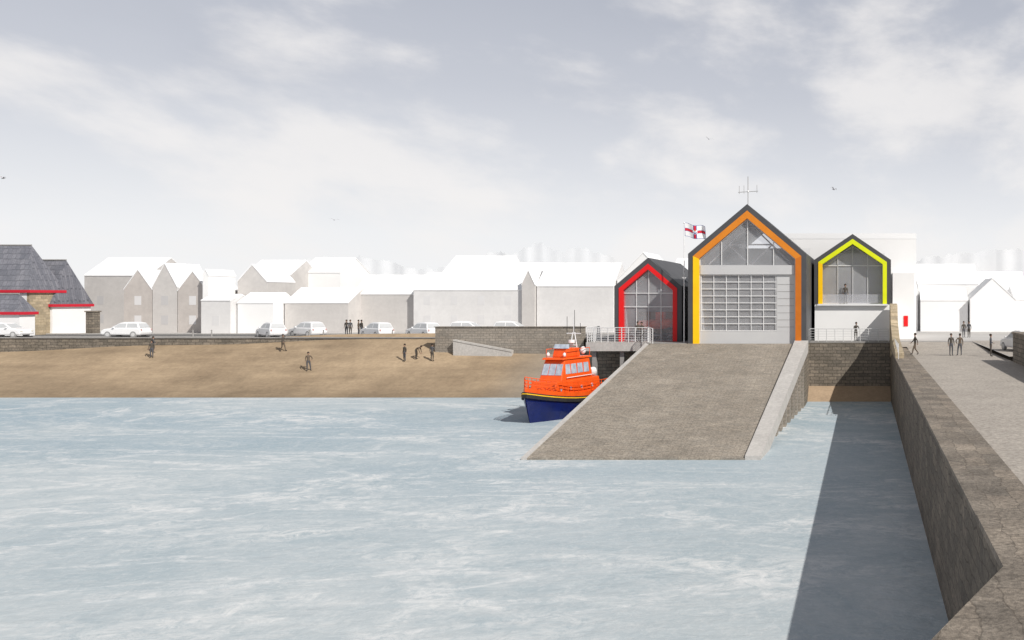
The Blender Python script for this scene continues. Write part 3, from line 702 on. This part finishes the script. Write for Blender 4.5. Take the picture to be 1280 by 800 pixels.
for x in (-2.6,-.8,1.0,2.6):
    for s in (-1,1): B.add('porthole',cyl((x,s*1.45,2.15),(x,s*(1.72-.055*(x+3)),2.15),.13,12),boat_glass)
B.add('flybridge',frust(-1.6,.7,.95,4.41,-1.5,.45,.85,5.05),boat_orange,bevel=.06)
B.add('flybridge_screen',frust(.3,.62,.85,5.05,.2,.42,.78,5.35),boat_glass)
B.add('hatch',frust(3.3,4.6,.55,1.7,3.4,4.3,.5,2.35),boat_orange,bevel=.04)
B.add('mast',merge([cyl((-1.9,-.5,4.4),(-1.9,-.1,6.2),.05),cyl((-1.9,.5,4.4),(-1.9,.1,6.2),.05),cyl((-1.9,-.38,5.2),(-1.9,.38,5.2),.045),cyl((-1.9,-.8,6.1),(-1.9,.8,6.1),.035),cyl((-1.9,0,6.1),(-1.9,0,7.2),.035)]),white_p)
B.add('radar_scanner',merge([cyl((-1.5,0,5.4),(-1.5,0,5.62),.32,14),cyl((-1.9,0,5.35),(-1.4,0,5.4),.05)]),white_p)
for y,h in ((-.75,7.4),(.75,6.9),(.1,7.9)): B.add('whip_aerial',cyl((-1.9,y,6.1),(-1.9,y,h),.028,6),black_rub)
for s in (-1,1):
    B.add('life_raft_canister',cyl((-3.9,s*1.1,3.1),(-3.0,s*1.1,3.1),.34,12),white_p)
    B.add('searchlight',sphere((1.2,s*.9,4.62),.16),white_p)
    B.add('grab_rail',cyl((-2.6,s*1.62,2.95),(1.6,s*1.42,2.95),.03,6),white_p)
B.add('radome',sphere((-2.4,.75,4.8),.3,12,8),white_p,smooth=True)
B.add('radome',sphere((-2.4,-.75,4.7),.22,12,8),white_p,smooth=True)
for s in (-1,1):
    for i in range(len(st)-1):
        for q in (0,.5):
            xx=st[i]+(st[i+1]-st[i])*q; yy=s*max(.02,bd[i]+(bd[i+1]-bd[i])*q-.12); zz=zd[i]+(zd[i+1]-zd[i])*q
            B.add('rail_post',cyl((xx,yy,zz+.3),(xx,yy,zz+1.1),.035,6),boat_orange)
        for h in (.6,.85,1.1):
            B.add('guard_rail',cyl((st[i],s*(bd[i]-.12),zd[i]+h),(st[i+1],s*max(0,bd[i+1]-.12),zd[i+1]+h),.032,6),boat_orange)
for s in (-1,1):
    B.add('roof_rail',merge([cyl((-2.8,s*1.25,4.4),(-2.8,s*1.25,5.0),.03,6),cyl((-2.8,s*1.25,5.0),(1.2,s*1.1,5.0),.03,6),cyl((1.2,s*1.1,4.4),(1.2,s*1.1,5.0),.03,6),cyl((-.8,s*1.18,4.4),(-.8,s*1.18,5.0),.03,6)]),boat_orange)
B.add('anchor',merge([cyl((5.2,.0,2.15),(6.0,.0,2.3),.06),cyl((5.9,-.3,2.3),(5.9,.3,2.3),.05)]),steel)
# ------------------------------------------------------------------ rocks behind the boat
g=[]
for i in range(110):
    y=random.uniform(87.0,96.5); k=(y-86.5)/11.5
    x=-24.4-4.1*k-abs(random.gauss(0,1.0))-.1
    r=random.uniform(.2,.5)
    z=max(-4.7,beach_z(x,y))+r*.1
    v,f=sphere((x,y,z),r,7,5,(1.2,1,.7))
    v=[(a+random.uniform(-.14,.14)*r*1.5,b+random.uniform(-.14,.14)*r*1.5,c+random.uniform(-.14,.14)*r*1.5) for a,b,c in v]
    g.append((v,f))
o=mk('rocks',*merge(g),rock); o['kind']='stuff'; o['label']='scattered grey-brown boulders at the foot of the quay'; o['category']='rocks'
# ------------------------------------------------------------------ hazy tree belts far behind (ragged crowns, one sheet deep each)
from mathutils import noise as mn
g=[]
def belt(x0,x1,top,y):
    n=int((x1-x0)*2.2); v=[];f=[]
    for i in range(n+1):
        u=i/n; x=x0+(x1-x0)*u
        h=top*(.45+.55*math.sin(math.pi*u)**.45)*(1+.10*mn.noise((x*.12,y,0))+.07*mn.noise((x*.5,y,3))+.05*mn.noise((x*1.7,y,5)))
        v+=[(x,y+2*mn.noise((x*.2,1,1)),.2),(x,y+2*mn.noise((x*.2,1,1)),h)]
    for i in range(n): f.append((2*i,2*i+2,2*i+3,2*i+1))
    g.append((v,f))
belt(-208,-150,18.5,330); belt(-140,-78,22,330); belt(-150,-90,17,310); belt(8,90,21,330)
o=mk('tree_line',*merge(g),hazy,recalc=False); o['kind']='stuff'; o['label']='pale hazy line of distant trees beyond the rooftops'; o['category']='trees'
# ------------------------------------------------------------------ people
def person_mesh(nm,pose,top,bottom):
    J={'pelvis':(0,0,.95,.125),'waist':(0,0,1.08,.115),'chest':(0,0,1.30,.135),'neck':(0,.0,1.49,.055),'jaw':(0,-.015,1.56,.07),'head':(0,-.01,1.65,.088),'crown':(0,0,1.73,.062),'nose':(0,-.115,1.63,.014),
       'shL':(.16,0,1.41,.068),'elL':(.225,.03,1.13,.045),'wrL':(.24,-.04,.90,.03),'haL':(.243,-.06,.84,.03),
       'shR':(-.16,0,1.41,.068),'elR':(-.225,.03,1.13,.045),'wrR':(-.24,-.04,.90,.03),'haR':(-.243,-.06,.84,.03),
       'hiL':(.09,0,.88,.095),'knL':(.10,-.02,.49,.062),'anL':(.10,.02,.09,.042),'toL':(.11,-.16,.035,.035),
       'hiR':(-.09,0,.88,.095),'knR':(-.10,-.02,.49,.062),'anR':(-.10,.02,.09,.042),'toR':(-.11,-.16,.035,.035)}
    for k,v in pose.items(): J[k]=(*v,J[k][3])
    E=[('pelvis','waist'),('waist','chest'),('chest','neck'),('neck','jaw'),('jaw','head'),('head','crown'),('head','nose'),
       ('chest','shL'),('shL','elL'),('elL','wrL'),('wrL','haL'),('chest','shR'),('shR','elR'),('elR','wrR'),('wrR','haR'),
       ('pelvis','hiL'),('hiL','knL'),('knL','anL'),('anL','toL'),('pelvis','hiR'),('hiR','knR'),('knR','anR'),('anR','toR')]
    for s in 'LR':
        w=Vector(J['wr'+s][:3]); h=Vector(J['ha'+s][:3]); d=(h-w).normalized()
        side=Vector((0,-1,0)) if abs(d.z)>.6 else Vector((1 if s=='R' else -1,0,0)); cur=Vector((-1 if s=='L' else 1,0,0)) if abs(d.z)>.6 else Vector((0,0,-1))
        for k,(o_,l) in enumerate(((.03,.062),(.010,.075),(-.010,.070),(-.03,.055))):
            a=h+d*l*.55+side*o_; b=h+d*l+side*o_*1.1+cur*.02
            J[f'f{k}a'+s]=(*a,.0095); J[f'f{k}b'+s]=(*b,.008)
            E+=[('ha'+s,f'f{k}a'+s),(f'f{k}a'+s,f'f{k}b'+s)]
        a=w+d*.02+side*.04; J['tha'+s]=(*a,.011); b=a+d*.04+side*.012+cur*.01; J['thb'+s]=(*b,.009)
        E+=[('ha'+s,'tha'+s),('tha'+s,'thb'+s)]
    ks=list(J); me=bpy.data.meshes.new('tmp'); me.from_pydata([J[k][:3] for k in ks],[(ks.index(a),ks.index(b)) for a,b in E],[])
    o=bpy.data.objects.new('tmp',me); COL.objects.link(o)
    md=o.modifiers.new('s','SKIN'); md.use_smooth_shade=True
    if not me.skin_vertices: me.skin_vertices.new()
    for i,k in enumerate(ks):
        me.skin_vertices[0].data[i].radius=(J[k][3],J[k][3]*(.78 if k in('chest','waist','pelvis') else 1)); me.skin_vertices[0].data[i].use_root=(k=='pelvis')
    sb=o.modifiers.new('u','SUBSURF'); sb.levels=1; sb.render_levels=1
    dg=bpy.context.evaluated_depsgraph_get(); dg.update()
    r=bpy.data.meshes.new_from_object(o.evaluated_get(dg)); r.name=nm
    bpy.data.objects.remove(o)
    r.materials.clear()
    for m in (skin,top,bottom,black_rub): r.materials.append(m)
    P={k:Vector(J[k][:3]) for k in ks}
    def seg(a,b,p):
        ab=b-a; t_=max(0,min(1,(p-a).dot(ab)/max(1e-9,ab.length_squared))); return (a+ab*t_-p).length
    zone=[]
    for a,b in E:
        z=0
        if a in('pelvis',) and b.startswith('hi') or a.startswith('hi') or a.startswith('kn'): z=2
        if a.startswith('an'): z=3
        if (a,b) in (('pelvis','waist'),('waist','chest')) or a in('chest',) or a.startswith('sh') or a.startswith('el'): z=1
        if (a,b)==('chest','neck'): z=1
        zone.append((P[a],P[b],z))
    for p in r.polygons:
        c=p.center; p.material_index=min(zone,key=lambda q:seg(q[0],q[1],c))[2]; p.use_smooth=True
    return r,P['head']
walk={'knL':(.09,-.16,.50),'anL':(.09,-.24,.12),'toL':(.10,-.42,.08),'knR':(-.09,.02,.49),'anR':(-.09,.28,.14),'toR':(-.10,.14,.03),'elL':(.22,.16,1.15),'wrL':(.23,.18,.92),'haL':(.23,.17,.86),'elR':(-.22,-.10,1.16),'wrR':(-.22,-.26,1.0),'haR':(-.22,-.31,.96)}
bend={'waist':(0,-.05,1.05),'chest':(0,-.28,1.14),'neck':(0,-.44,1.22),'jaw':(0,-.50,1.23),'head':(0,-.57,1.27),'crown':(0,-.63,1.31),'nose':(0,-.64,1.20),
 'shL':(.16,-.36,1.14),'elL':(.2,-.42,.88),'wrL':(.16,-.5,.66),'haL':(.15,-.52,.60),'shR':(-.16,-.36,1.14),'elR':(-.2,-.42,.88),'wrR':(-.16,-.5,.66),'haR':(-.15,-.52,.60),'knL':(.1,-.06,.49),'knR':(-.1,-.06,.49)}
lean={'chest':(0,-.08,1.29),'neck':(0,-.12,1.48),'jaw':(0,-.15,1.54),'head':(0,-.15,1.63),'crown':(0,-.14,1.71),'nose':(0,-.26,1.60),'shL':(.16,-.1,1.40),'elL':(.24,-.2,1.17),'wrL':(.15,-.4,1.14),'haL':(.12,-.46,1.15),'shR':(-.16,-.1,1.40),'elR':(-.24,-.2,1.17),'wrR':(-.15,-.4,1.14),'haR':(-.12,-.46,1.15)}
apart={'knL':(.16,-.03,.49),'anL':(.20,.02,.09),'toL':(.24,-.14,.035),'elL':(.33,.02,1.2),'wrL':(.26,-.15,1.02),'haL':(.22,-.19,.99)}
PM={'stand':person_mesh('person_body',{},cl1,cl3),'walk':person_mesh('person_body',walk,cl1,cl2),'bend':person_mesh('person_body',bend,cl2,cl1),'lean':person_mesh('person_body',lean,cl1,cl1),'apart':person_mesh('person_body',apart,cl2,cl3),'stand2':person_mesh('person_body',{'elR':(-.24,-.02,1.15),'wrR':(-.2,-.2,1.05),'haR':(-.17,-.26,1.05)},cl3,cl1)}
def hair_mesh(c):
    v,f=sphere((c.x,c.y+.018,c.z+.03),.108,12,8,(.92,1,1))
    ff=[q for q in f if not all(v[i][2]<c.z-.0 and v[i][1]<c.y+.03 for i in q)]
    me=bpy.data.meshes.new('hair'); me.from_pydata(v,[],ff); me.materials.append(hairm)
    for p in me.polygons: p.use_smooth=True
    return me
HM={k:hair_mesh(v[1]) for k,v in PM.items()}
def person(pose,x,y,z,rot,label,sc=1.0):
    o=bpy.data.objects.new('person',PM[pose][0]); COL.objects.link(o); o.location=(x,y,z); o.rotation_euler=(0,0,rot); o.scale=(sc,)*3
    o['label']=label; o['category']='person'; o['group']='people strolling around the harbour'
    h=bpy.data.objects.new('hair',HM[pose]); COL.objects.link(h); h.parent=o
def onb(p,x,y,r,l,sc=1): person(p,x,y,beach_z(x,y),r,l,sc)
onb('stand',-72.2,97.3,.4,'person in dark jacket standing on the beach sand')
onb('stand2',-73.0,98.6,2.4,'person in blue top standing near the sea wall',.95)
onb('walk',-59.5,98.3,1.3,'person in dark clothes walking on the upper beach')
onb('apart',-54.3,93.8,.6,'person in brown top standing with legs apart on sand',1.05)
onb('stand',-45.7,95.5,-.5,'person in dark jacket standing on the beach')
onb('bend',-44.8,96.0,1.5,'person in brown top bending down on the beach')
onb('stand2',-43.0,95.6,3.0,'person in blue top standing on sand near the ramp')
for i,(x,p) in enumerate(((-59.3,'stand'),(-58.7,'stand2'),(-57.6,'apart'),(-57.1,'stand'))):
    person(p,x,110-.3*i,.304,i*.9,'person in dark clothes standing in a group by the road')
person('stand',10.7,103,.305,.3,'person in dark clothes standing beyond the pier road')
person('stand2',11.3,103.3,.305,-.5,'person in blue top standing beside a companion')
person('walk',4.1,77,.0,-1.5,'person in dark jacket walking away along the pier',1.0)
person('stand',6.9,76,0,.2,'person in dark jacket standing on the pier')
person('apart',7.6,76,0,3.3,'person in brown top standing on the pier with a companion')
person('stand2',9.9,75,0,1.4,'person in blue top standing beside a parked white car')
person('lean',-19.2,83.0,.762,0,'person leaning on the platform railing')
person('stand',-19.7,83.6,.762,.7,'person in dark jacket standing on the platform')
person('lean',-.75,87.7,.624,.3,'person standing at the railing on the quay')
person('stand',-1.75,89.65,4.03,.4,'person in dark clothes standing at the upstairs balcony window',1.05)
person('stand2',-8.9,82.4,.665,.4,'person in blue top standing inside the boathouse')
person('stand',-8.3,82.7,.665,-.5,'person in dark clothes standing inside the boathouse')
# ------------------------------------------------------------------ gulls
def gull(x,y,z,r,b):
    V=[(0,-.28,0),(.05,-.12,.02),(.06,.08,.02),(0,.3,.0),(-.06,.08,.02),(-.05,-.12,.02),(0,-.02,.07),(0,-.02,-.06),
       (.35,-.10,.16+b),(.38,.06,.15+b),(.72,.06,.08),(-.35,-.10,.16+b),(-.38,.06,.15+b),(-.72,.06,.08)]
    F=[(0,1,6),(1,2,6),(2,3,6),(3,4,6),(4,5,6),(5,0,6),(1,0,7),(2,1,7),(3,2,7),(4,3,7),(5,4,7),(0,5,7),(1,2,9,8),(8,9,10),(5,4,12,11),(11,12,13)]
    o=mk('gull',V,F,gullm,loc=(x,y,z),rot=(.2,.15,r),recalc=False); o['label']='grey gull gliding with spread wings above the harbour'; o['category']='bird'; o['group']='gulls in flight'
gull(-19.4,120,24.4,.5,.05); gull(-3.8,120,18.1,1.0,.1); gull(-66.2,120,14.3,.2,.0); gull(-107.6,120,19.5,-.4,.08)
# ------------------------------------------------------------------ world, sun, camera
w=bpy.data.worlds.new('World'); scene.world=w; w.use_nodes=True; nt=w.node_tree; L=nt.links
bg=nt.nodes['Background']
sd=Vector((.95,-.75,1.0)).normalized()
sky=nn(nt,'ShaderNodeTexSky',sky_type='NISHITA'); sky.sun_disc=False; sky.sun_elevation=math.asin(sd.z); sky.sun_rotation=math.atan2(sd.x,sd.y)
tc=nn(nt,'ShaderNodeTexCoord'); sx=nn(nt,'ShaderNodeSeparateXYZ'); L.new(tc.outputs['Generated'],sx.inputs[0])
def mth(op,a,b=None,c=None):
    n=nn(nt,'ShaderNodeMath',operation=op)
    for i,v in enumerate((a,b,c)):
        if v is None: continue
        if isinstance(v,(int,float)): n.inputs[i].default_value=v
        else: L.new(v,n.inputs[i])
    return n.outputs[0]
gr=nn(nt,'ShaderNodeValToRGB'); els=gr.color_ramp.elements
els[0].position=0; els[0].color=(.95,.95,.96,1)
els[1].position=1; els[1].color=(.23,.235,.255,1)
for p,c in ((.06,(.90,.905,.925,1)),(.13,(.74,.755,.80,1)),(.20,(.60,.62,.68,1)),(.30,(.485,.51,.58,1)),(.55,(.29,.30,.335,1))):
    e=els.new(p); e.color=c
L.new(sx.outputs[2],gr.inputs['Fac'])
dv=mth('ADD',sx.outputs[2],.8)
cx=mth('DIVIDE',sx.outputs[0],dv); cz=mth('MULTIPLY',sx.outputs[2],1.9)
cb=nn(nt,'ShaderNodeCombineXYZ'); L.new(cx,cb.inputs[0]); L.new(mth('MULTIPLY',sx.outputs[1],.4),cb.inputs[1]); L.new(cz,cb.inputs[2])
def wn(scale,det,rough,dist,off=0):
    mp=nn(nt,'ShaderNodeMapping'); mp.inputs['Location'].default_value=(off,off*.7,off*.3); L.new(cb.outputs[0],mp.inputs[0])
    n=nn(nt,'ShaderNodeTexNoise'); n.inputs['Scale'].default_value=scale; n.inputs['Detail'].default_value=det; n.inputs['Roughness'].default_value=rough; n.inputs['Distortion'].default_value=dist
    L.new(mp.outputs[0],n.inputs['Vector']); return n.outputs['Fac']
def smr(s,a,b,c,d):
    r=nn(nt,'ShaderNodeMapRange',interpolation_type='SMOOTHSTEP'); r.inputs['From Min'].default_value=a; r.inputs['From Max'].default_value=b; r.inputs['To Min'].default_value=c; r.inputs['To Max'].default_value=d; L.new(s,r.inputs['Value']); return r.outputs[0]
n1=wn(6.5,9,.55,.1,2.1)
vd=nn(nt,'ShaderNodeVectorMath',operation='DISTANCE'); L.new(tc.outputs['Generated'],vd.inputs[0]); vd.inputs[1].default_value=Vector((.15,1,.22)).normalized()
bank=smr(vd.outputs['Value'],.02,.20,.16,0)
vd2=nn(nt,'ShaderNodeVectorMath',operation='DISTANCE'); L.new(tc.outputs['Generated'],vd2.inputs[0]); vd2.inputs[1].default_value=Vector((-.60,1,.13)).normalized()
bank2=smr(vd2.outputs['Value'],.03,.25,.07,0)
nsum=mth('ADD',mth('ADD',n1,bank),bank2)
cl=smr(nsum,.45,.70,0,.72)
cl=mth('MULTIPLY',cl,smr(sx.outputs[2],.3,.6,1,.25))
sc_=nn(nt,'ShaderNodeVectorMath',operation='SCALE'); sc_.inputs['Scale'].default_value=.08; L.new(sky.outputs[0],sc_.inputs[0])
m0=nn(nt,'ShaderNodeMix',data_type='RGBA'); m0.inputs['Factor'].default_value=.06; L.new(gr.outputs[0],m0.inputs['A']); L.new(sc_.outputs[0],m0.inputs['B'])
m1=nn(nt,'ShaderNodeMix',data_type='RGBA'); L.new(cl,m1.inputs['Factor']); L.new(m0.outputs['Result'],m1.inputs['A']); m1.inputs['B'].default_value=(.93,.905,.89,1)
n2=wn(4.0,7,.6,.1,3.7)
gsh=mth('MULTIPLY',smr(n2,.50,.75,0,.20),smr(sx.outputs[2],.10,.22,0,1))
m2=nn(nt,'ShaderNodeMix',data_type='RGBA'); L.new(gsh,m2.inputs['Factor']); L.new(m1.outputs['Result'],m2.inputs['A']); m2.inputs['B'].default_value=(.42,.45,.52,1)
L.new(m2.outputs['Result'],bg.inputs['Color']); bg.inputs['Strength'].default_value=1.0
sl=bpy.data.lights.new('sun','SUN'); sl.energy=4.3; sl.angle=math.radians(.5); sl.color=(1,.96,.90)
so=bpy.data.objects.new('sun',sl); COL.objects.link(so); so.rotation_euler=(-sd).to_track_quat('-Z','Y').to_euler(); so.location=(60,-40,80)
cam=bpy.data.cameras.new('camera'); co=bpy.data.objects.new('camera',cam); COL.objects.link(co)
co.location=(0,0,4.6); co.rotation_euler=(math.pi/2,0,0); cam.sensor_width=36; cam.lens=33.75; cam.shift_x=-440/1280; cam.shift_y=-28/1280; cam.clip_end=6000; cam.clip_start=.1
scene.camera=co
scene.view_settings.view_transform='Standard'; scene.view_settings.look='None'; scene.view_settings.exposure=0
